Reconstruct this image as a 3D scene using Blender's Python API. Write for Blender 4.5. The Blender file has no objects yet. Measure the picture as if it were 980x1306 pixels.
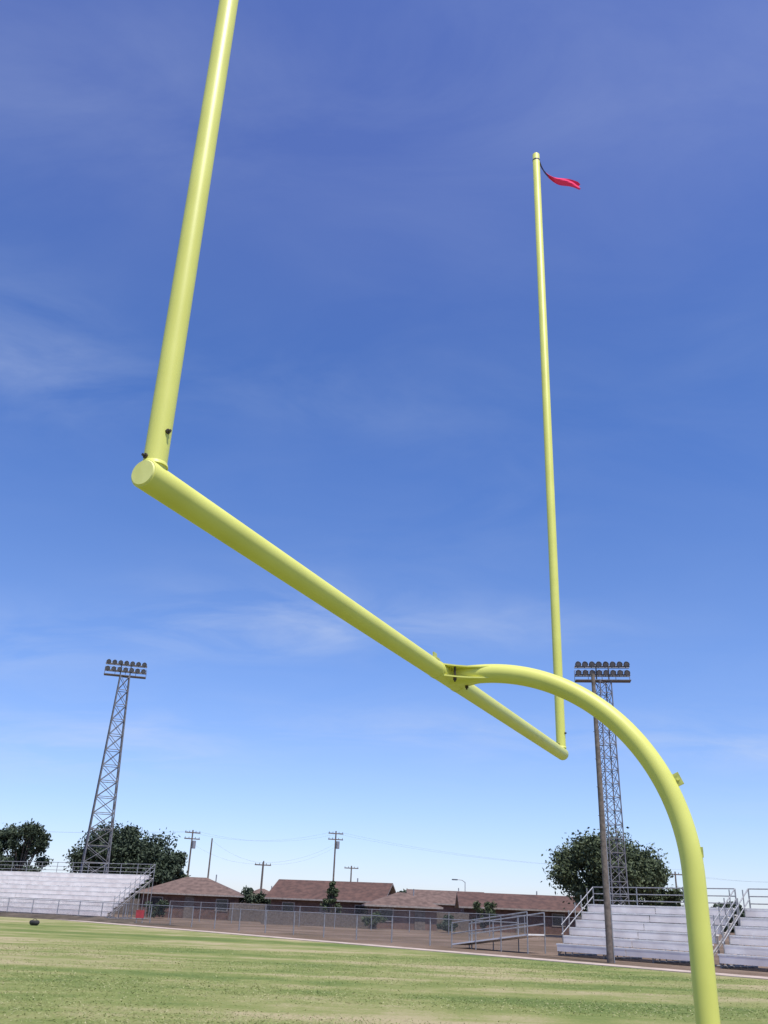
import bpy, bmesh, math, random
import numpy as np
from mathutils import Vector, Matrix, noise as mnoise
random.seed(7); rng=np.random.default_rng(7)
scene=bpy.context.scene
col=scene.collection

# ------------------------------------------------------------ materials
def mat(name,c1,c2=None,rough=0.6,scale=5.0,metal=0.0,bump=0.0,bscale=40.0,detail=6,spec=0.5,lo=.35,hi=.65):
    m=bpy.data.materials.new(name); m.use_nodes=True
    nt=m.node_tree; b=nt.nodes["Principled BSDF"]
    b.inputs["Roughness"].default_value=rough; b.inputs["Metallic"].default_value=metal
    b.inputs["Specular IOR Level"].default_value=spec
    tc=nt.nodes.new("ShaderNodeTexCoord")
    if c2 is None: c2=tuple(x*0.8 for x in c1)
    n=nt.nodes.new("ShaderNodeTexNoise"); n.inputs["Scale"].default_value=scale; n.inputs["Detail"].default_value=detail
    r=nt.nodes.new("ShaderNodeValToRGB")
    r.color_ramp.elements[0].position=lo; r.color_ramp.elements[0].color=(*c2,1)
    r.color_ramp.elements[1].position=hi; r.color_ramp.elements[1].color=(*c1,1)
    nt.links.new(tc.outputs["Object"],n.inputs["Vector"]); nt.links.new(n.outputs["Fac"],r.inputs["Fac"])
    nt.links.new(r.outputs["Color"],b.inputs["Base Color"])
    if bump>0:
        n2=nt.nodes.new("ShaderNodeTexNoise"); n2.inputs["Scale"].default_value=bscale; n2.inputs["Detail"].default_value=5
        bp=nt.nodes.new("ShaderNodeBump"); bp.inputs["Strength"].default_value=bump; bp.inputs["Distance"].default_value=0.02
        nt.links.new(tc.outputs["Object"],n2.inputs["Vector"]); nt.links.new(n2.outputs["Fac"],bp.inputs["Height"])
        nt.links.new(bp.outputs["Normal"],b.inputs["Normal"])
    return m

M_yellow=mat("yellow_paint",(0.69,0.685,0.165),(0.63,0.625,0.14),rough=0.45,scale=3,detail=8,spec=.42)
M_cap=mat("yellow_paint_cap",(0.76,0.75,0.25),(0.68,0.67,0.20),rough=0.5,scale=14)
M_yellow2=mat("yellow_paint_fitting",(0.58,0.58,0.15),(0.38,0.40,0.10),rough=0.5,scale=30)
M_bolt=mat("rusty_bolt",(0.09,0.07,0.05),(0.04,0.03,0.025),rough=0.6,scale=40,metal=.4)
M_galv=mat("galvanised_steel",(0.36,0.36,0.37),(0.26,0.26,0.27),rough=0.5,scale=8,metal=.4)
M_tower=mat("weathered_tower_steel",(0.22,0.21,0.22),(0.13,0.13,0.135),rough=0.6,scale=3,metal=.2)
M_lampdark=mat("floodlight_housing",(0.13,0.14,0.16),(0.07,0.075,0.085),rough=0.5,scale=3)
M_lens=mat("floodlight_glass",(0.26,0.26,0.28),(0.16,0.16,0.18),rough=0.35,scale=3)
M_wood=mat("weathered_wood",(0.20,0.16,0.13),(0.11,0.088,0.072),rough=0.85,scale=6,bump=.4)
M_alu=mat("bleacher_aluminium",(0.84,0.81,0.77),(0.70,0.67,0.63),rough=0.5,scale=2.5)
M_alu2=mat("bleacher_riser_paint",(0.90,0.83,0.77),(0.74,0.66,0.61),rough=0.6,scale=1.3)
M_frame=mat("bleacher_frame_steel",(0.30,0.29,0.29),(0.18,0.17,0.17),rough=0.6,scale=3)
M_brick=mat("brown_brick",(0.16,0.087,0.063),(0.09,0.05,0.039),rough=0.9,scale=3)
M_brick2=mat("tan_brick",(0.20,0.12,0.092),(0.13,0.078,0.061),rough=0.9,scale=3)
M_roof=mat("brown_shingles",(0.13,0.07,0.053),(0.075,0.042,0.033),rough=0.95,scale=2,detail=10)
M_roof2=mat("grey_brown_shingles",(0.18,0.118,0.093),(0.105,0.069,0.055),rough=0.95,scale=2,detail=10)
M_trim=mat("pale_trim",(0.36,0.31,0.27),(0.26,0.22,0.19),rough=0.7)
M_glass=mat("window_glass",(0.03,0.035,0.04),(0.02,0.02,0.025),rough=0.1)
M_bark=mat("bark",(0.13,0.10,0.075),(0.06,0.045,0.035),rough=0.95,scale=8,bump=.5)
M_red=mat("red_paint",(0.40,0.04,0.05),(0.25,0.03,0.03),rough=0.5)
M_black=mat("black_nylon",(0.03,0.03,0.03),(0.015,0.015,0.015),rough=0.8)
M_conc=mat("pale_concrete",(0.54,0.43,0.35),(0.40,0.31,0.24),rough=0.9,scale=1.5,detail=10)
M_ribr=mat("red_ribbon",(0.90,0.05,0.16),(0.75,0.03,0.11),rough=0.8,spec=.15)
M_ribp=mat("purple_ribbon",(0.07,0.02,0.16),(0.035,0.012,0.08),rough=0.5)
M_wire=mat("grey_wire",(0.16,0.17,0.19),rough=0.7)

def leafmat(name,c1,c2,c3):
    m=bpy.data.materials.new(name); m.use_nodes=True; nt=m.node_tree; b=nt.nodes["Principled BSDF"]
    b.inputs["Roughness"].default_value=.7; b.inputs["Specular IOR Level"].default_value=.25
    g=nt.nodes.new("ShaderNodeNewGeometry"); r=nt.nodes.new("ShaderNodeValToRGB")
    r.color_ramp.elements[0].color=(*c1,1); r.color_ramp.elements[1].color=(*c3,1)
    e=r.color_ramp.elements.new(.6); e.color=(*c2,1)
    nt.links.new(g.outputs["Random Per Island"],r.inputs["Fac"]); nt.links.new(r.outputs["Color"],b.inputs["Base Color"])
    return m
M_leaf=leafmat("dark_leaves",(0.025,0.038,0.021),(0.05,0.07,0.04),(0.09,0.115,0.068))
M_leaf2=leafmat("olive_leaves",(0.040,0.057,0.027),(0.075,0.098,0.047),(0.13,0.155,0.08))

# ------------------------------------------------------------ mesh builder
class MB:
    def __init__(s): s.v=[]; s.f=[]; s.m=[]; s.mats=[]; s.smooth=[]
    def mi(s,m):
        if m not in s.mats: s.mats.append(m)
        return s.mats.index(m)
    def face(s,pts,m,sm=False):
        i=len(s.v); s.v+= [tuple(p) for p in pts]; s.f.append(tuple(range(i,i+len(pts)))); s.m.append(s.mi(m)); s.smooth.append(sm)
    def sweep(s,pts,rads,m,seg=12,caps=True):
        pts=[Vector(p) for p in pts]; n=len(pts); k=s.mi(m)
        if not hasattr(rads,'__len__'): rads=[rads]*n
        t0=(pts[1]-pts[0]).normalized()
        ref=Vector((0,0,1)) if abs(t0.z)<.9 else Vector((1,0,0))
        a=t0.cross(ref).normalized(); base=len(s.v)
        for i,p in enumerate(pts):
            if i==0:t=t0
            elif i==n-1:t=(pts[i]-pts[i-1]).normalized()
            else:t=((pts[i+1]-pts[i]).normalized()+(pts[i]-pts[i-1]).normalized()).normalized()
            a=(a-t*a.dot(t)).normalized(); b=t.cross(a)
            for j in range(seg):
                th=2*math.pi*j/seg
                s.v.append(tuple(p+(a*math.cos(th)+b*math.sin(th))*rads[i]))
        for i in range(n-1):
            for j in range(seg):
                j2=(j+1)%seg
                s.f.append((base+i*seg+j,base+i*seg+j2,base+(i+1)*seg+j2,base+(i+1)*seg+j)); s.m.append(k); s.smooth.append(True)
        if caps:
            r0=[s.v[base+j] for j in range(seg)]; r1=[s.v[base+(n-1)*seg+j] for j in range(seg)]
            s.face(r0[::-1],m); s.face(r1,m)
    def tube(s,a,b,r,m,seg=8): s.sweep([a,b],r,m,seg)
    def box(s,c,ex,ey,ez,m):   # centre, three half-extent vectors
        c=Vector(c); ex=Vector(ex); ey=Vector(ey); ez=Vector(ez)
        P=lambda i,j,k: c+ex*i+ey*j+ez*k
        q=[P(-1,-1,-1),P(1,-1,-1),P(1,1,-1),P(-1,1,-1),P(-1,-1,1),P(1,-1,1),P(1,1,1),P(-1,1,1)]
        for f in ((0,3,2,1),(4,5,6,7),(0,1,5,4),(1,2,6,5),(2,3,7,6),(3,0,4,7)): s.face([q[i] for i in f],m)
    def abox(s,c,sx,sy,sz,m): s.box(c,(sx/2,0,0),(0,sy/2,0),(0,0,sz/2),m)
    def obj(s,name,parent=None,bevel=0):
        me=bpy.data.meshes.new(name); me.from_pydata(s.v,[],s.f)
        for m in s.mats: me.materials.append(m)
        me.polygons.foreach_set("material_index",s.m); me.polygons.foreach_set("use_smooth",s.smooth)
        me.update(); o=bpy.data.objects.new(name,me); col.objects.link(o)
        if parent: o.parent=parent
        return o
def empty(name,loc=(0,0,0)):
    e=bpy.data.objects.new(name,None); e.empty_display_size=.3; col.objects.link(e); return e
def npmesh(name,V,F,mats,parent=None,midx=None):
    me=bpy.data.meshes.new(name); me.vertices.add(len(V)); me.vertices.foreach_set("co",V.astype(np.float32).ravel())
    k=F.shape[1]; me.loops.add(F.size); me.loops.foreach_set("vertex_index",F.astype(np.int32).ravel())
    me.polygons.add(len(F)); me.polygons.foreach_set("loop_start",np.arange(0,F.size,k,dtype=np.int32))
    me.polygons.foreach_set("loop_total",np.full(len(F),k,dtype=np.int32))
    for m in mats: me.materials.append(m)
    me.update(calc_edges=True); me.validate()
    o=bpy.data.objects.new(name,me); col.objects.link(o)
    if parent:o.parent=parent
    return o

# ------------------------------------------------------------ camera
H=1.5
th=math.radians(24.05); r=math.radians(2.36)
R0=Vector((1,0,0)); U0=Vector((0,-math.sin(th),math.cos(th))); F=Vector((0,math.cos(th),math.sin(th)))
R=R0*math.cos(r)+U0*math.sin(r); U=-R0*math.sin(r)+U0*math.cos(r)
cam=bpy.data.cameras.new("camera"); co=bpy.data.objects.new("camera",cam); col.objects.link(co)
co.matrix_world=Matrix(((R.x,U.x,-F.x,0),(R.y,U.y,-F.y,0),(R.z,U.z,-F.z,H),(0,0,0,1)))
cam.sensor_fit='VERTICAL'; cam.sensor_height=36; cam.lens=1136/1306*36; cam.clip_end=6000; cam.clip_start=.05
scene.camera=co

# ------------------------------------------------------------ light
az=math.atan2(.47,-.88); el=math.radians(66)
S=Vector((math.sin(az)*math.cos(el),math.cos(az)*math.cos(el),math.sin(el)))
sl=bpy.data.lights.new("sun","SUN"); sl.energy=5.0; sl.angle=math.radians(.53); sl.color=(1,.955,.88)
so=bpy.data.objects.new("sun",sl); so.rotation_euler=S.to_track_quat('Z','Y').to_euler(); so.location=(0,0,40); col.objects.link(so)
w=bpy.data.worlds.new("World"); scene.world=w; w.use_nodes=True; nt=w.node_tree; L=nt.links.new
bg=nt.nodes["Background"]; bg.inputs["Strength"].default_value=.13
sky=nt.nodes.new("ShaderNodeTexSky"); sky.sky_type='NISHITA'; sky.sun_disc=False
sky.sun_elevation=el; sky.sun_rotation=az; sky.altitude=900; sky.air_density=1.0; sky.dust_density=.6; sky.ozone_density=1.6
tc=nt.nodes.new("ShaderNodeTexCoord"); sx=nt.nodes.new("ShaderNodeSeparateXYZ"); L(tc.outputs["Generated"],sx.inputs[0])
tint=nt.nodes.new("ShaderNodeValToRGB"); L(sx.outputs[2],tint.inputs["Fac"]); cr=tint.color_ramp; cr.interpolation='EASE'
cr.elements[0].position=0; cr.elements[0].color=(.46,.48,.64,1)
cr.elements[1].position=.75; cr.elements[1].color=(.47,.49,.76,1)
for p,c in ((.12,(.46,.50,.66,1)),(.28,(.42,.50,.70,1)),(.50,(.33,.455,.72,1))):
    e=cr.elements.new(p); e.color=c
dbl=nt.nodes.new("ShaderNodeVectorMath"); dbl.operation='SCALE'; dbl.inputs["Scale"].default_value=2.0; L(tint.outputs[0],dbl.inputs[0])
hs=nt.nodes.new("ShaderNodeVectorMath"); hs.operation='MULTIPLY'; L(sky.outputs["Color"],hs.inputs[0]); L(dbl.outputs[0],hs.inputs[1])
def mth(op,a,b=None):
    n=nt.nodes.new("ShaderNodeMath"); n.operation=op
    for i,x in enumerate((a,b)):
        if x is None: continue
        if isinstance(x,(int,float)): n.inputs[i].default_value=x
        else: L(x,n.inputs[i])
    return n.outputs[0]
zz=mth('ADD',mth('MAXIMUM',sx.outputs[2],0.0),.16)
px=mth('DIVIDE',sx.outputs[0],zz); py=mth('DIVIDE',sx.outputs[1],zz)
cx=nt.nodes.new("ShaderNodeCombineXYZ"); L(px,cx.inputs[0]); L(py,cx.inputs[1])
mp=nt.nodes.new("ShaderNodeMapping"); mp.inputs["Rotation"].default_value=(0,0,math.radians(28)); mp.inputs["Scale"].default_value=(1.1,1.8,1); mp.inputs["Location"].default_value=(4.4,2.2,0)
L(cx.outputs[0],mp.inputs["Vector"])
n1=nt.nodes.new("ShaderNodeTexNoise"); n1.inputs["Scale"].default_value=2.2; n1.inputs["Detail"].default_value=10; n1.inputs["Roughness"].default_value=.58; n1.inputs["Distortion"].default_value=.5
L(mp.outputs[0],n1.inputs["Vector"])
n2=nt.nodes.new("ShaderNodeTexNoise"); n2.inputs["Scale"].default_value=.9; n2.inputs["Detail"].default_value=3
L(cx.outputs[0],n2.inputs["Vector"])
r1=nt.nodes.new("ShaderNodeValToRGB"); r1.color_ramp.elements[0].position=.38; r1.color_ramp.elements[1].position=.82
L(n1.outputs["Fac"],r1.inputs["Fac"])
r2=nt.nodes.new("ShaderNodeValToRGB"); r2.color_ramp.elements[0].position=.40; r2.color_ramp.elements[1].position=.75
L(n2.outputs["Fac"],r2.inputs["Fac"])
# patches of cirrus at their places in the sky
msk=mth('MULTIPLY',r2.outputs[0],.28)
for a_,b_,sa_,sb_,wt in ((-.28,2.14,.34,.20,1.0),(-1.0,3.15,.5,.30,1.0),(-.56,1.15,.16,.16,.55),(.16,.66,.35,.14,.28),(1.1,2.85,.6,.25,.75),(-.34,.74,.25,.14,.28),(-.15,1.25,.30,.10,.25),(.3,2.1,.35,.14,.5),(-.9,2.3,.35,.2,.5),(.0,2.9,.7,.2,.45)):
    gx=mth('POWER',mth('ABSOLUTE',mth('DIVIDE',mth('SUBTRACT',px,a_),sa_)),2.0); gy=mth('POWER',mth('ABSOLUTE',mth('DIVIDE',mth('SUBTRACT',py,b_),sb_)),2.0)
    msk=mth('ADD',msk,mth('MULTIPLY',mth('EXPONENT',mth('MULTIPLY',mth('ADD',gx,gy),-1.0)),wt))
fac=mth('MINIMUM',mth('MULTIPLY',mth('MULTIPLY',r1.outputs[0],msk),.60),.7)
mx=nt.nodes.new("ShaderNodeMix"); mx.data_type='RGBA'; L(fac,mx.inputs["Factor"]); L(hs.outputs[0],mx.inputs["A"]); mx.inputs["B"].default_value=(4.7,5.4,6.9,1)
L(mx.outputs["Result"],bg.inputs["Color"])
scene.view_settings.view_transform='Standard'; scene.view_settings.look='None'; scene.view_settings.exposure=0

# ------------------------------------------------------------ ground
def gmat(name,stops,scale=.12,fine=6.0,stripes=False,bump=.6):
    m=bpy.data.materials.new(name); m.use_nodes=True; nt=m.node_tree; b=nt.nodes["Principled BSDF"]; L=nt.links.new
    b.inputs["Roughness"].default_value=.95; b.inputs["Specular IOR Level"].default_value=.1
    tc=nt.nodes.new("ShaderNodeTexCoord")
    def N(s,d,rg=.55,vec=None):
        n=nt.nodes.new("ShaderNodeTexNoise"); n.inputs["Scale"].default_value=s; n.inputs["Detail"].default_value=d; n.inputs["Roughness"].default_value=rg
        L(vec or tc.outputs["Object"],n.inputs["Vector"]); return n.outputs["Fac"]
    def X(op,a,b_):
        n=nt.nodes.new("ShaderNodeMath"); n.operation=op
        for i,x in enumerate((a,b_)):
            if isinstance(x,(int,float)): n.inputs[i].default_value=x
            else: L(x,n.inputs[i])
        return n.outputs[0]
    if stripes:
        mp=nt.nodes.new("ShaderNodeMapping"); mp.inputs["Rotation"].default_value=(0,0,math.radians(12)); mp.inputs["Scale"].default_value=(.05,.38,1)
        L(tc.outputs["Object"],mp.inputs["Vector"])
        v=X('ADD',X('MULTIPLY',N(scale,4,.55),.38),X('ADD',X('MULTIPLY',N(1.0,5,.6,mp.outputs[0]),.32),X('ADD',X('MULTIPLY',N(.9,5,.65),.16),X('MULTIPLY',N(14,4,.75),.14))))
    else:
        v=X('ADD',X('MULTIPLY',N(scale,8,.6),.62),X('MULTIPLY',N(fine,6,.75),.38))
    r=nt.nodes.new("ShaderNodeValToRGB"); cr=r.color_ramp
    cr.elements[0].position=stops[0][0]; cr.elements[0].color=(*stops[0][1],1)
    cr.elements[1].position=stops[-1][0]; cr.elements[1].color=(*stops[-1][1],1)
    for p,c in stops[1:-1]:
        e=cr.elements.new(p); e.color=(*c,1)
    L(v,r.inputs["Fac"]); L(r.outputs[0],b.inputs["Base Color"])
    bp=nt.nodes.new("ShaderNodeBump"); bp.inputs["Strength"].default_value=bump; bp.inputs["Distance"].default_value=.03
    L(N(22,5,.7),bp.inputs["Height"]); L(bp.outputs[0],b.inputs["Normal"])
    return m
M_grass=gmat("field_grass",[(.43,(.12,.165,.045)),(.475,(.185,.215,.065)),(.51,(.25,.255,.095)),(.56,(.38,.32,.18))],stripes=True,scale=.10)
M_dirt=gmat("dry_ground",[(.36,(.09,.07,.04)),(.5,(.17,.12,.085)),(.64,(.27,.20,.15))],scale=.2)
def sheet(name,pts,z,m):
    b=MB(); b.face([(x,y,z) for x,y in pts],m); return b.obj(name)
sheet("ground",[(-2500,-2500),(2500,-2500),(2500,2500),(-2500,2500)],0,M_dirt)
E=Vector((-.659,.752)); Nn=Vector((.752,.659)); B0=Vector((-28.7,76.8))
far=B0+E*70; near=B0-E*130
sheet("grass_field",[tuple(near),tuple(far),tuple(far-Nn*160),tuple(near-Nn*160)],.004,M_grass)
b=MB()
b.box(((far+near)/2+Nn*.55).to_3d()+Vector((0,0,-.02)),(far-near).to_3d()/2,(Nn*.55).to_3d(),(0,0,.05),M_conc); b.obj("concrete_path")

# short mown grass blades
M_blade=leafmat("grass_blades",(.18,.22,.065),(.27,.30,.10),(.42,.39,.21))
nb=120000
d=11+ (rng.random(nb)**1.3)*26; a=rng.uniform(-.52,.56,nb)
X=d*a; Y=d
dens=np.array([mnoise.noise(Vector((x*.12,y*.4,0))) for x,y in zip(X,Y)])
keep=(((X-B0.x)*Nn.x+(Y-B0.y)*Nn.y)<-.1)&(dens+rng.normal(0,.25,nb)>-.05)
X=X[keep];Y=Y[keep]; n=len(X)
hgt=rng.uniform(.010,.030,n); ang=rng.uniform(0,2*np.pi,n); wd=rng.uniform(.004,.008,n)*(1+Y/30)
dx=np.cos(ang)*wd; dy=np.sin(ang)*wd; lx=rng.normal(0,.04,n); ly=rng.normal(0,.04,n)
V=np.zeros((n,3,3)); V[:,0]=np.stack([X-dx,Y-dy,np.full(n,.005)],1); V[:,1]=np.stack([X+dx,Y+dy,np.full(n,.005)],1); V[:,2]=np.stack([X+lx,Y+ly,hgt],1)
npmesh("grass",V.reshape(-1,3),np.arange(3*n).reshape(-1,3),[M_blade])

# ------------------------------------------------------------ goalpost
gp=empty("football_goalpost")
ZC=3.10
A=Vector((-.994,3.291,ZC)); Bp=Vector((2.030,9.784,ZC)); D=(Bp-A).normalized(); C=Vector((.518,6.538,ZC)); P=Vector((.906,-.422,0)).normalized()
b=MB(); rb=.064
b.sweep([A,A+D*.006,Bp-D*.006,Bp],[rb-.003,rb,rb,rb-.003],M_yellow,64); b.obj("crossbar",gp)
b=MB(); b.sweep([A-D*.007,A-D*.0005],[rb-.010,rb-.006],M_cap,48); b.sweep([Bp+D*.0005,Bp+D*.006],[rb-.006,rb-.010],M_cap,48); b.obj("end_caps",gp)
uh=8.55
for nm,q in (("near_upright",A+D*.060),("far_upright",Bp-D*.060)):
    b=MB(); b.sweep([q+Vector((0,0,.02)),q+Vector((0,0,uh)),q+Vector((0,0,uh+.02))],[.0505,.0505,.035],M_yellow,48)
    b.sweep([q+Vector((0,0,.055)),q+Vector((0,0,.066)),q+Vector((0,0,.072))],[.057,.055,.051],M_yellow,32)
    b.obj(nm,gp)
    b=MB()
    for z,dv in ((.085,Vector((-.6,-.8,0))),(.21,Vector((.80,-.6,0)))):
        dv=dv.normalized(); p=q+Vector((0,0,z))+dv*.046
        b.sweep([p,p+dv*.012],.012,M_bolt,6); b.sweep([p+dv*.012,p+dv*.024],.006,M_bolt,8)
    b.obj(nm+"_bolts",gp)
# gooseneck
rg=.068; RC=1.355; pts=[C+P*.03+Vector((0,0,.003))]
c0=C+P*.265+Vector((0,0,-1.352))
for i in range(0,61):
    t=math.pi/2*(1-i/60); pts.append(c0+P*(RC*math.cos(t))+Vector((0,0,RC*math.sin(t))))
foot=pts[-1].copy(); foot.z=-.1; pts.append(foot)
b=MB(); b.sweep(pts,[rg]*len(pts),M_yellow,64); b.obj("gooseneck_post",gp)
# gusset plates (fishtail between crossbar and gooseneck)
b=MB()
for z in (.040,-.040):
    zt=Vector((0,0,z)); h=Vector((0,0,.005))
    prof=[(-.22,.045),(-.15,.12),(-.10,.20),(-.065,.29),(-.04,.40),(.04,.40),(.065,.29),(.10,.20),(.15,.12),(.22,.045)]
    poly=[C+D*s+P*l for s,l in prof]
    top=[p+zt+h for p in poly]; bot=[p+zt-h for p in poly]
    b.face(top[::-1],M_yellow); b.face(bot,M_yellow)
    for i in range(len(poly)): b.face([top[i],top[(i+1)%len(poly)],bot[(i+1)%len(poly)],bot[i]],M_yellow)
b.box(C-D*.255+Vector((0,0,.085)),D*.028,P*.006,(0,0,.03),M_yellow2)
b.box(C-D*.255+Vector((0,0,.068)),D*.03,P*.03,(0,0,.006),M_yellow2)
b.sweep([C-D*.232,C-D*.205],.067,M_yellow,40); b.sweep([C+D*.205,C+D*.232],.067,M_yellow,40)
b.obj("gusset_plates",gp)
b=MB()
for s,pp in ((-.13,.11),(.13,.11)):
    p=C+D*s+P*pp+Vector((0,0,-.045)); b.sweep([p,p+Vector((0,0,-.018))],.014,M_bolt,6); b.sweep([p+Vector((0,0,-.018)),p+Vector((0,0,-.03))],.007,M_bolt,6)
    p=C+D*s+P*pp; b.sweep([p-Vector((0,0,.034)),p+Vector((0,0,.034))],.008,M_bolt,8)
b.obj("gusset_bolts",gp)
# lug on gooseneck outer side
b=MB(); t=math.radians(24); rad=P*math.cos(t)+Vector((0,0,math.sin(t))); tan=Vector((0,0,math.cos(t)))-P*math.sin(t); pc=c0+rad*(RC+rg+.012)
b.box(pc,rad*.026,tan*.040,D*.006,M_yellow2); b.sweep([pc+rad*.006-D*.012,pc+rad*.006+D*.012],.010,M_yellow,12)
t=math.radians(6); rad=P*math.cos(t)+Vector((0,0,math.sin(t))); tan=Vector((0,0,1)); pc=c0+rad*(RC+rg+.003)
b.box(pc,rad*.006,tan*.03,D*.012,M_yellow2); b.obj("mounting_lug",gp)
# ribbon: one cloth strip, lightly folded along its length, frayed end
b=MB()
q=Bp-D*.060+Vector((.045,0,uh-.12)); N=34; W=6; rows=[]
for i in range(N+1):
    s=i/N; c=q+Vector((.56*s**1.25,.05*math.sin(6*s),-.46*(1-(1-s)**1.9)+.012*math.sin(10*s)))
    hw=.030+.042*min(1,s*2.2)
    row=[]
    for j in range(W+1):
        v=j/W*2-1
        row.append(c+Vector((-.55*hw*v*math.cos(s*1.6),.016*math.sin(3.2*v+7*s),hw*v*(1 if s<.9 else 1))))
    if i==N: row=[p+Vector((.03*((j%2)-.5),0,0)) for j,p in enumerate(row)]
    rows.append(row)
for i in range(N):
    for j in range(W):
        b.face([rows[i][j],rows[i+1][j],rows[i+1][j+1],rows[i][j+1]],M_ribp if i<N*(.26+.03*(j%2)) else M_ribr,True)
b.sweep([q+Vector((-.045,0,0)),q+Vector((-.045,0,.02))],.053,M_ribp,24)
b.obj("wind_ribbon",gp)

# ------------------------------------------------------------ light towers
def rack(b,c,w,rows,nl,dirx,face,mS):
    dirx=Vector(dirx).normalized(); face=Vector(face).normalized()
    for k in range(rows):
        z=c.z+k*.72; c2=Vector((c.x,c.y,z))
        b.tube(c2-dirx*w/2,c2+dirx*w/2,.07,mS); b.tube(c2-dirx*w/2-face*.5,c2+dirx*w/2-face*.5,.05,mS)
        for i in range(nl):
            p=c2+dirx*(-w/2+w*(i+.5)/nl)
            b.tube(p-face*.5,p+face*.15,.035,mS,6)
            dn=(face*.8+Vector((0,0,-.6))).normalized(); q=p+face*.2+Vector((0,0,.18))
            b.tube(p,q,.03,mS,6)
            b.sweep([q-dn*.22,q-dn*.1,q+dn*.15,q+dn*.17],[.10,.18,.25,.26],M_lampdark,10,True)
            b.sweep([q+dn*.171,q+dn*.185],[.19,.19],M_lens,10)
def lattice(name,x,y,h,wb,wt,rot,rw,rows,nl,face,panels,rleg=.055):
    par=empty(name); b=MB(); ca,sa=math.cos(rot),math.sin(rot)
    def corner(k,z):
        wd=(wb+(wt-wb)*min(1,z/h))/2; a,c=((-1,-1),(1,-1),(1,1),(-1,1))[k]
        return Vector((x+ca*a*wd-sa*c*wd,y+sa*a*wd+ca*c*wd,z))
    for k in range(4): b.tube(corner(k,-.1),corner(k,h),rleg,M_tower,6)
    for i in range(panels):
        z0=h*i/panels; z1=h*(i+1)/panels
        for k in range(4):
            k2=(k+1)%4
            b.tube(corner(k,z0),corner(k2,z1),rleg*.5,M_tower,5); b.tube(corner(k2,z0),corner(k,z1),rleg*.5,M_tower,5)
            b.tube(corner(k,z1),corner(k2,z1),rleg*.55,M_tower,5)
    b.obj("lattice_mast",par)
    b=MB()
    for k in range(4): b.abox(corner(k,.1),.5,.5,.3,M_conc)
    b.obj("footings",par)
    b=MB(); f=Vector(face).normalized(); dx=Vector((-f.y,f.x,0))
    b.box((x,y,h+.03),dx*(rw/2),f*.45,(0,0,.03),M_tower)
    for s in (-.5,.5): b.tube((x+dx.x*s,y+dx.y*s,h),(x+dx.x*s,y+dx.y*s,h+1.5),.06,M_tower,6)
    for s in (-1,-.5,0,.5,1):
        p=Vector((x,y,h))+dx*(rw/2*s)-f*.45; b.tube(p,p+Vector((0,0,1.0)),.025,M_tower,5)
    b.tube(Vector((x,y,h+1))-dx*rw/2-f*.45,Vector((x,y,h+1))+dx*rw/2-f*.45,.025,M_tower,5)
    rack(b,Vector((x,y,h+.55)),rw,rows,nl,dx,f,M_tower)
    b.obj("floodlight_rack",par)
lattice("floodlight_tower",-26.8,94,23.1,2.7,.95,.35,4.3,2,7,(.25,-1,0),15,.065)
lattice("floodlight_tower",18.75,73,19.5,1.35,1.0,.2,4.5,2,8,(-.15,-1,0),19,.05)
# wooden pole in front of the bleachers
b=MB(); b.sweep([(9.2,37.3,-.1),(9.2,37.3,5.5),(9.17,37.3,11.0)],[.135,.115,.08],M_wood,12)
for k in range(14): b.tube((9.2+(-.17 if k%2 else .17),37.2,2.5+k*.55),(9.2,37.25,2.5+k*.55),.012,M_bolt,5)
b.tube((9.33,37.22,.0),(9.27,37.25,6.5),.025,M_galv,6)
b.obj("wooden_pole")

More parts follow.
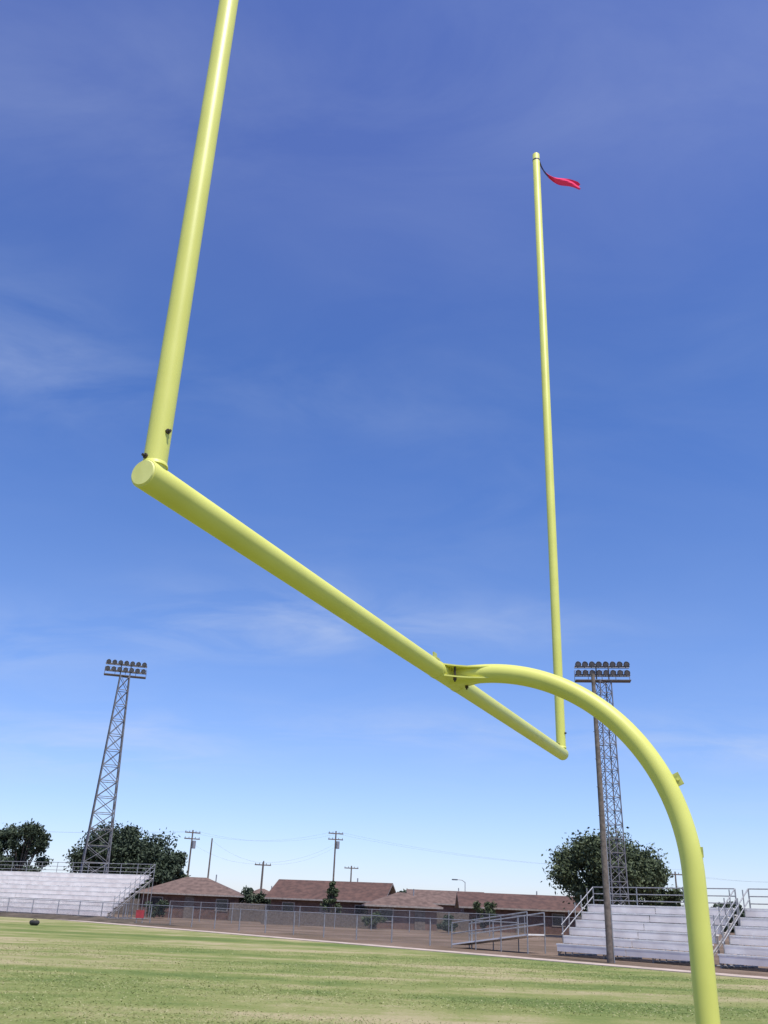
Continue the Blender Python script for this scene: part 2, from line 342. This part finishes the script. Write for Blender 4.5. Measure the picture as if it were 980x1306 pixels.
# ------------------------------------------------------------ bleachers
def bleacher(name,P0,e,n,length,rows,rise,tread,first,rail=.9,seed=0):
    par=empty(name); e=Vector((*e,0)).normalized(); n=Vector((*n,0)).normalized(); P0=Vector((*P0,0)); Z=Vector((0,0,1))
    rr=random.Random(seed)
    seats=MB(); ris=MB(); fr=MB(); rl=MB(); mid=e*length/2
    for i in range(rows):
        z=first+rise*i; q=P0+n*(tread*i)+mid
        j=rr.uniform(-.01,.01)
        seats.box(q+n*.11+Z*(z+j),e*(length/2+.03),n*.11,Z*.028,M_alu)
        seats.box(q+n*(tread-.12)+Z*(z-.22),e*(length/2+.01),n*.12,Z*.018,M_alu)
        # riser board in two lengths with a joint
        for s in (-1,1):
            ris.box(q+e*(s*length/4)+n*.012+Z*(z-.035-(rise-.08)/2+rr.uniform(-.006,.006)),e*(length/4-.015),n*.006,Z*((rise-.08)/2),M_alu2)
    nf=max(2,int(length/1.8)+1)
    for k in range(nf):
        o=P0+e*(length*k/(nf-1))
        top=first+rise*(rows-1); dep=tread*rows
        fr.tube(o+n*.1+Z*(first-.3),o+n*(dep-.05)+Z*(top-.25),.035,M_frame,6)
        fr.tube(o+n*.1+Z*.05,o+n*(dep-.05)+Z*.05,.035,M_frame,6)
        for i in range(rows):
            fr.tube(o+n*(tread*i+.13),o+n*(tread*i+.13)+Z*(first+rise*i-.02),.028,M_frame,6)
        fr.tube(o+n*.13+Z*.05,o+n*(dep-.1)+Z*(top-.4),.02,M_frame,5)
        bz=top; bo=o+n*dep
        rl.tube(bo,bo+Z*(bz+rail),.028,M_galv,6)
    top=first+rise*(rows-1); dep=tread*rows
    for zz_ in (.25,.57,.9):
        rl.tube(P0+n*dep+Z*(top+rail*zz_/.9),P0+n*dep+e*length+Z*(top+rail*zz_/.9),.024,M_galv,6)
    for o in (P0,P0+e*length):
        for zz_ in (.45,.9):
            rl.tube(o+n*tread*.8+Z*(first+zz_*rail/.9),o+n*dep+Z*(top+zz_*rail/.9),.024,M_galv,6)
        for i in range(1,rows): rl.tube(o+n*(tread*i)+Z*(first+rise*i-.3),o+n*(tread*i)+Z*(first+rise*i+rail-.05),.022,M_galv,6)
    seats.obj("seat_planks",par); ris.obj("riser_boards",par); fr.obj("support_frame",par); rl.obj("guard_rails",par)
bleacher("bleachers",(8.1,42),(.65,-.76),(.76,.65),6.9,6,.32,.46,.45,rail=.75,seed=1)
bleacher("bleachers",(12.95,36.32),(.65,-.76),(.76,.65),14,6,.32,.46,.45,rail=.75,seed=2)
bleacher("bleachers",(-20.9,79),(-.9,.43),(.43,.9),24,9,.37,.58,.5,seed=3)

# access ramp beside the bleachers
par=empty("access_ramp"); b=MB(); a0=Vector((4.9,47.0,.15)); a1=Vector((7.9,43.6,.75)); dd=(a1-a0).normalized(); pn=Vector((-dd.y,dd.x,0)).normalized()
b.box((a0+a1)/2-pn*.6,(a1-a0)/2,pn*.6,(0,0,.03),M_alu); b.obj("deck",par)
b=MB()
for s in (0,-1.2):
    for zz_ in (.45,.9): b.tube(a0+pn*s+Vector((0,0,zz_)),a1+pn*s+Vector((0,0,zz_)),.03,M_galv,6)
    for k in range(4):
        p=a0.lerp(a1,k/3)+pn*s; b.tube((p.x,p.y,0),(p.x,p.y,p.z+.9),.03,M_galv,6)
b.obj("handrails",par)

# ------------------------------------------------------------ chain link fence
def chainmat():
    m=bpy.data.materials.new("chain_link"); m.use_nodes=True; nt=m.node_tree; L=nt.links.new
    b=nt.nodes["Principled BSDF"]; b.inputs["Base Color"].default_value=(.2,.2,.2,1); b.inputs["Roughness"].default_value=.6
    uv=nt.nodes.new("ShaderNodeUVMap"); sp=nt.nodes.new("ShaderNodeSeparateXYZ"); L(uv.outputs[0],sp.inputs[0])
    def X(op,a,b_=0):
        n=nt.nodes.new("ShaderNodeMath"); n.operation=op
        for i,x in enumerate((a,b_)):
            if isinstance(x,(int,float)): n.inputs[i].default_value=x
            else: L(x,n.inputs[i])
        return n.outputs[0]
    g=[]
    for op in ('ADD','SUBTRACT'):
        g.append(X('LESS_THAN',X('FRACT',X('MULTIPLY',X(op,sp.outputs[0],sp.outputs[1]),13)),.07))
    f=X('MAXIMUM',g[0],g[1]); tr=nt.nodes.new("ShaderNodeBsdfTransparent"); mx=nt.nodes.new("ShaderNodeMixShader")
    L(f,mx.inputs[0]); L(tr.outputs[0],mx.inputs[1]); L(b.outputs[0],mx.inputs[2]); L(mx.outputs[0],nt.nodes["Material Output"].inputs[0])
    return m
M_chain=chainmat()
def fence(name,pts,h=1.2,sp=2.6):
    par=empty(name); b=MB(); segs=[]; 
    for (x0,y0),(x1,y1) in zip(pts,pts[1:]):
        a=Vector((x0,y0,0)); c=Vector((x1,y1,0)); L_=(c-a).length; k=max(1,int(L_/sp))
        for i in range(k): 
            p=a.lerp(c,i/k); b.tube(p,p+Vector((0,0,h+.04)),.035,M_galv,6)
        b.tube(a+Vector((0,0,h)),c+Vector((0,0,h)),.022,M_galv,6); segs.append((a,c,L_))
    b.obj("posts_and_rail",par)
    b=MB(); uvs=[]; u=0
    for a,c,l in segs:
        b.face([a+Vector((0,0,.03)),c+Vector((0,0,.03)),c+Vector((0,0,h)),a+Vector((0,0,h))],M_chain); uvs+=[(u,0),(u+l,0),(u+l,h),(u,h)]; u+=l
    o=b.obj("wire_mesh",par); ul=o.data.uv_layers.new(name="UVMap")
    for i,q in enumerate(uvs): ul.data[i].uv=q
fence("chain_link_fence",[(-60,95),(-24,76),(-15,68),(6.7,43.8)])
fence("chain_link_fence",[(-17,84),(9,72),(20,60)],1.5,3)
# low dirt bank left, in front of the bleachers
N=60
V=[];Fc=[]
prof=((-1.4,-.02),(-.7,.22),(0,.38),(.9,.36),(1.9,-.02))
for i in range(N+1):
    s=i/N; c=Vector((-13,65.5))+ (Vector((-62,93))-Vector((-13,65.5)))*s
    nn=Vector((.49,.87))
    for o_,z in prof:
        k=.7+.5*mnoise.noise(Vector((s*30,o_,0))) if z>0 else 1
        k*=min(1,s*8+.05) if z>0 else 1
        V.append((c.x+nn.x*o_,c.y+nn.y*o_,z*k))
for i in range(N):
    for j in range(4): Fc.append((i*5+j,i*5+j+1,i*5+j+6,i*5+j+5))
npmesh("dirt_bank",np.array(V),np.array(Fc),[gmat("bank_dirt",[(.35,(.05,.042,.032)),(.5,(.10,.08,.06)),(.65,(.17,.135,.10))],scale=.8)])

# ------------------------------------------------------------ houses
def house(name,cx_,cy_,w_,d_,eave,ridge,rot,wall,roof,hip=False,chim=False,base=0):
    par=empty(name); ca,sa=math.cos(rot),math.sin(rot)
    T=lambda x,y,z: Vector((cx_+ca*x-sa*y,cy_+sa*x+ca*y,z+base))
    ex=Vector((ca,sa,0)); ey=Vector((-sa,ca,0)); Z=Vector((0,0,1))
    b=MB(); b.box(T(0,0,eave/2-.05),ex*w_/2,ey*d_/2,Z*(eave/2+.05),wall)
    if not hip:
        for s in (-1,1):
            b.face([T(s*w_/2,-d_/2,eave),T(s*w_/2,d_/2,eave),T(s*w_/2,0,ridge-.08)],wall)
    b.obj("walls",par)
    b=MB(); o=.5; hw=w_/2+o; hd=d_/2+o; ez=eave-.12; rx=hw-(hd if hip else 0); t=.14
    rid=[T(-rx,0,ridge),T(rx,0,ridge)]; cs=[T(-hw,-hd,ez),T(hw,-hd,ez),T(hw,hd,ez),T(-hw,hd,ez)]
    b.face([cs[0],cs[1],rid[1],rid[0]],roof); b.face([cs[2],cs[3],rid[0],rid[1]],roof)
    if hip: b.face([cs[1],cs[2],rid[1]],roof); b.face([cs[3],cs[0],rid[0]],roof)
    dn=Z*t
    for i in range(4):
        j=(i+1)%4
        if hip or i in (0,2): b.face([cs[i]-dn,cs[j]-dn,cs[j],cs[i]],M_trim)
    if hip: b.face([c-dn for c in cs],M_trim)
    else:
        for k,(p,q,rr_) in enumerate(((cs[0],cs[3],rid[0]),(cs[1],cs[2],rid[1]))):
            b.face([p,rr_,rr_-dn,p-dn],M_trim); b.face([q,rr_,rr_-dn,q-dn],M_trim)
        b.face([cs[0]-dn,cs[1]-dn,rid[1]-dn,rid[0]-dn],M_trim); b.face([cs[2]-dn,cs[3]-dn,rid[0]-dn,rid[1]-dn],M_trim)
    b.obj("roof",par)
    b=MB(); g=MB()
    k=max(2,int(w_/3.0))
    for i in range(k):
        x=-w_/2+w_*(i+.5)/k
        if i==k//2: continue
        b.box(T(x,-d_/2-.02,eave*.56),ex*.62,ey*.03,Z*.55,M_trim); g.box(T(x,-d_/2-.045,eave*.56),ex*.53,ey*.02,Z*.46,M_glass)
    for s in (-1,1):
        b.box(T(s*(w_/2+.02),0,eave*.56),ey*.6,ex*.03,Z*.5,M_trim); g.box(T(s*(w_/2+.045),0,eave*.56),ey*.5,ex*.02,Z*.42,M_glass)
    b.obj("window_frames",par); g.obj("window_panes",par)
    b=MB(); x=-w_/2+w_*(k//2+.5)/k; b.box(T(x,-d_/2-.03,1.0),ex*.46,ey*.035,Z*1.0,M_wood); b.obj("door",par)
    b=MB(); b.box(T(w_*.2,.5,ridge+.05),ex*.25,ey*.25,Z*.5,wall) if chim else b.sweep([T(w_*.2,.6,ridge-.6),T(w_*.2,.6,ridge+.35)],.06,M_galv,8); b.obj("chimney" if chim else "roof_vent",par)
house("brick_house",-17.8,100,9.6,7.5,2.35,3.85,.05,M_brick,M_roof2,hip=True)
house("brick_house",-3.3,95,10.6,7,2.3,3.9,-.22,M_brick,M_roof)
house("garage",-12.3,112,5.5,5,2.1,3.2,.1,M_brick,M_roof2,hip=True)
house("brick_house",3.0,88,5.9,5.2,2.0,3.0,.05,M_brick2,M_roof2,hip=True)
house("brick_house",8.9,112,8,7,2.5,3.8,.0,M_brick2,M_roof2)
house("brick_house",14.5,95,10.6,7,2.2,3.4,-.04,M_brick,M_roof)

# wooden back fences between the houses
b=MB()
for x0,x1,y,hf in ((-13.2,-9,94,1.6),(1.5,9.6,90.5,1.5),(20,34,98,1.7),(-29,-23,104,1.6),(-9,1,84,1.1)):
    n_=int((x1-x0)/.16)
    for i in range(n_): b.abox((x0+i*.16,y+random.uniform(-.01,.01),hf/2),.145,.025,hf+random.uniform(-.05,.05),M_wood)
b.obj("wooden_fence")

# ------------------------------------------------------------ trees
def tree(name,x,y,h,w_,trunk,nclump,nleaf,m,leaf=.16,seed=0,low=.22,conical=False,squash=1.0):
    rg_=np.random.default_rng(seed); rr=random.Random(seed); par=empty(name)
    cz=h*(low+1)/2; hz=h*(1-low)/2
    cl=[]
    while len(cl)<nclump:
        p=rg_.uniform(-1,1,3)
        l=np.linalg.norm(p)
        if l>1 or l<.35: continue
        if p[2]<-.3 and abs(l)>.9: continue
        s=1.0
        if conical: s=(1-p[2])*.5+.08
        cl.append((x+p[0]*w_/2*.82*s,y+p[1]*w_/2*.82*s,cz+p[2]*hz*.86))
    cl=np.array(cl)
    b=MB(); tb=Vector((x,y,-.1)); fork=Vector((x+rr.uniform(-.2,.2),y,h*low*1.1+.2))
    b.sweep([tb,tb.lerp(fork,.5)+Vector((rr.uniform(-.1,.1),0,0)),fork],[trunk*1.35,trunk,trunk*.85],M_bark,10)
    for i in range(0,len(cl),max(1,len(cl)//26)):
        c=Vector(cl[i]); md=fork.lerp(c,.5)+Vector((rr.uniform(-.3,.3),rr.uniform(-.3,.3),h*.04))
        b.sweep([fork-Vector((0,0,.1)),md,c],[trunk*.5,trunk*.28,trunk*.08],M_bark,6)
    b.obj("trunk_and_limbs",par)
    size=w_*.5*rg_.uniform(.16,.30,nclump)*(0.6 if conical else 1)
    idx=rg_.integers(0,nclump,nleaf)
    dv=rg_.normal(0,1,(nleaf,3)); dv/=np.linalg.norm(dv,axis=1)[:,None]
    rad=rg_.random(nleaf)**.45*(1+.25*rg_.normal(0,1,nleaf))
    pos=cl[idx]+dv*(rad*size[idx])[:,None]*np.array([1,1,.75])
    pos[:,2]=np.maximum(pos[:,2],.15)
    a=rg_.normal(0,1,(nleaf,3)); a/=np.linalg.norm(a,axis=1)[:,None]
    c=np.cross(a,rg_.normal(0,1,(nleaf,3))); c/=np.linalg.norm(c,axis=1)[:,None]
    ls=leaf*rg_.uniform(.6,1.4,nleaf)[:,None]
    V=np.stack([pos-a*ls,pos-c*ls*.5,pos+a*ls,pos+c*ls*.5],1).reshape(-1,3)
    npmesh("foliage",V,np.arange(4*nleaf).reshape(-1,4),[m],par)
tree("shade_tree",-32.2,126,10.6,14.5,.38,80,34000,M_leaf,.22,1,low=.10)
tree("shade_tree",-26.6,124,8.0,8.5,.3,40,14000,M_leaf,.22,11,low=.10)
tree("shade_tree",-43,118,10.0,9,.3,34,13000,M_leaf,.20,2,low=.2)
tree("shade_tree",20.2,82,8.4,11.6,.3,80,34000,M_leaf2,.15,3,low=.18)
tree("shade_tree",24.5,84,5.8,6,.2,30,9000,M_leaf2,.15,13,low=.15)
tree("conifer_tree",-3.2,86.5,4.0,2.8,.10,30,7000,M_leaf2,.09,4,low=.05,conical=True)
tree("small_tree",10.2,86,2.9,2.6,.08,20,4500,M_leaf2,.09,5,low=.05)
tree("small_tree",-11.8,99,3.2,4.5,.1,22,4500,M_leaf,.12,6,low=.05)
tree("shrub",0.6,83,1.5,2.2,.05,12,2500,M_leaf2,.08,7,low=.02)
tree("shrub",6.6,80,1.3,2.6,.05,12,2500,M_leaf,.08,8,low=.02)
tree("shrub",-19.5,90,1.8,3.2,.05,14,3000,M_leaf,.09,9,low=.02)
# distant mass of trees
nl=60000
xs=rng.uniform(-110,140,nl); hh=np.array([max(1.2,3.0+3.0*mnoise.noise(Vector((x*.05,0,3)))+2.2*mnoise.noise(Vector((x*.22,5,1)))) for x in xs])
pos=np.stack([xs,rng.uniform(185,195,nl),hh*rng.random(nl)**.7+.1*rng.normal(0,1,nl)],1)
a=rng.normal(0,1,(nl,3)); a/=np.linalg.norm(a,axis=1)[:,None]; c=np.cross(a,rng.normal(0,1,(nl,3))); c/=np.linalg.norm(c,axis=1)[:,None]
V=np.stack([pos-a*.4,pos-c*.25,pos+a*.4,pos+c*.25],1).reshape(-1,3)
npmesh("distant_trees",V,np.arange(4*nl).reshape(-1,4),[M_leaf])

# ------------------------------------------------------------ utility poles and wires
def upole(x,y,h,arms=1,tr=False,rot=0,r_=.14):
    b=MB(); b.sweep([(x,y,-.1),(x,y,h)],[r_,r_*.7],M_wood,8); dx=Vector((math.cos(rot),math.sin(rot),0))
    for k in range(arms):
        p=Vector((x,y,h-.35-k*.8)); b.box(p,dx*1.1,Vector((-dx.y,dx.x,0))*.06,(0,0,.07),M_wood)
        for s in (-1,-.45,.45,1): q=p+dx*s; b.sweep([q+Vector((0,0,.07)),q+Vector((0,0,.25))],[.05,.04],M_lampdark,6)
    if tr: b.sweep([(x+.35,y-.1,h-2.4),(x+.35,y-.1,h-1.4)],.26,M_galv,10)
    b.obj("utility_pole"); return Vector((x,y,h-.2))
p1=upole(-24.6,131,10.6,2,True,.5)
p2=upole(-18.0,108,8.2,0,False,.2,.11)
p3=upole(-14.2,128,6.7,1,False,.3)
p4=upole(-5.0,136,11.6,2,True,.3)
p5=upole(-11.6,105,5.9,0,r_=.10)
p6=upole(-2.8,150,7.6,1)
p7=upole(40,125,7.5,1)
p8=upole(70,130,9,1)
b=MB()
def wire(a,c,sag,off=0):
    pts=[a.lerp(c,i/16)+Vector((off,0,-sag*4*(i/16)*(1-i/16))) for i in range(17)]; b.sweep(pts,.006,M_wire,4)
for a,c in ((p1,p4),(p4,p7+Vector((0,0,.5))),(p7,p8),(p1,Vector((-80,128,11)))):
    for o in (-.9,.9): wire(a,c,1.2,o)
wire(p1-Vector((0,0,1.5)),p3,.8); wire(p3,p4-Vector((0,0,2)),.8); wire(p2,p5,.5); wire(p4-Vector((0,0,1.5)),p5,.6)
b.obj("overhead_wires")
b=MB(); b.sweep([(12,120,0),(12,120,5.0),(11.6,120,5.25),(10.9,120,5.3)],[.07,.05,.04,.04],M_galv,8); b.abox((10.7,120,5.27),.7,.22,.14,M_lampdark); b.obj("street_lamp")

# ------------------------------------------------------------ small items
par=empty("red_sign"); b=MB(); b.abox((-15.4,66.5,.62),.55,.03,.5,M_red); b.obj("panel",par)
b=MB(); b.tube((-15.6,66.55,0),(-15.6,66.55,.9),.025,M_galv,6); b.tube((-15.2,66.55,0),(-15.2,66.55,.9),.025,M_galv,6); b.obj("legs",par)
b=MB(); b.sweep([(-18.2,53.3,.13),(-18.15,53.3,.15),(-17.75,53.25,.15),(-17.7,53.25,.13)],[.08,.13,.13,.08],M_black,12)
b.sweep([(-18.1,53.3,.26),(-18.0,53.29,.34),(-17.9,53.28,.34),(-17.8,53.27,.26)],.015,M_black,6); b.obj("duffel_bag")
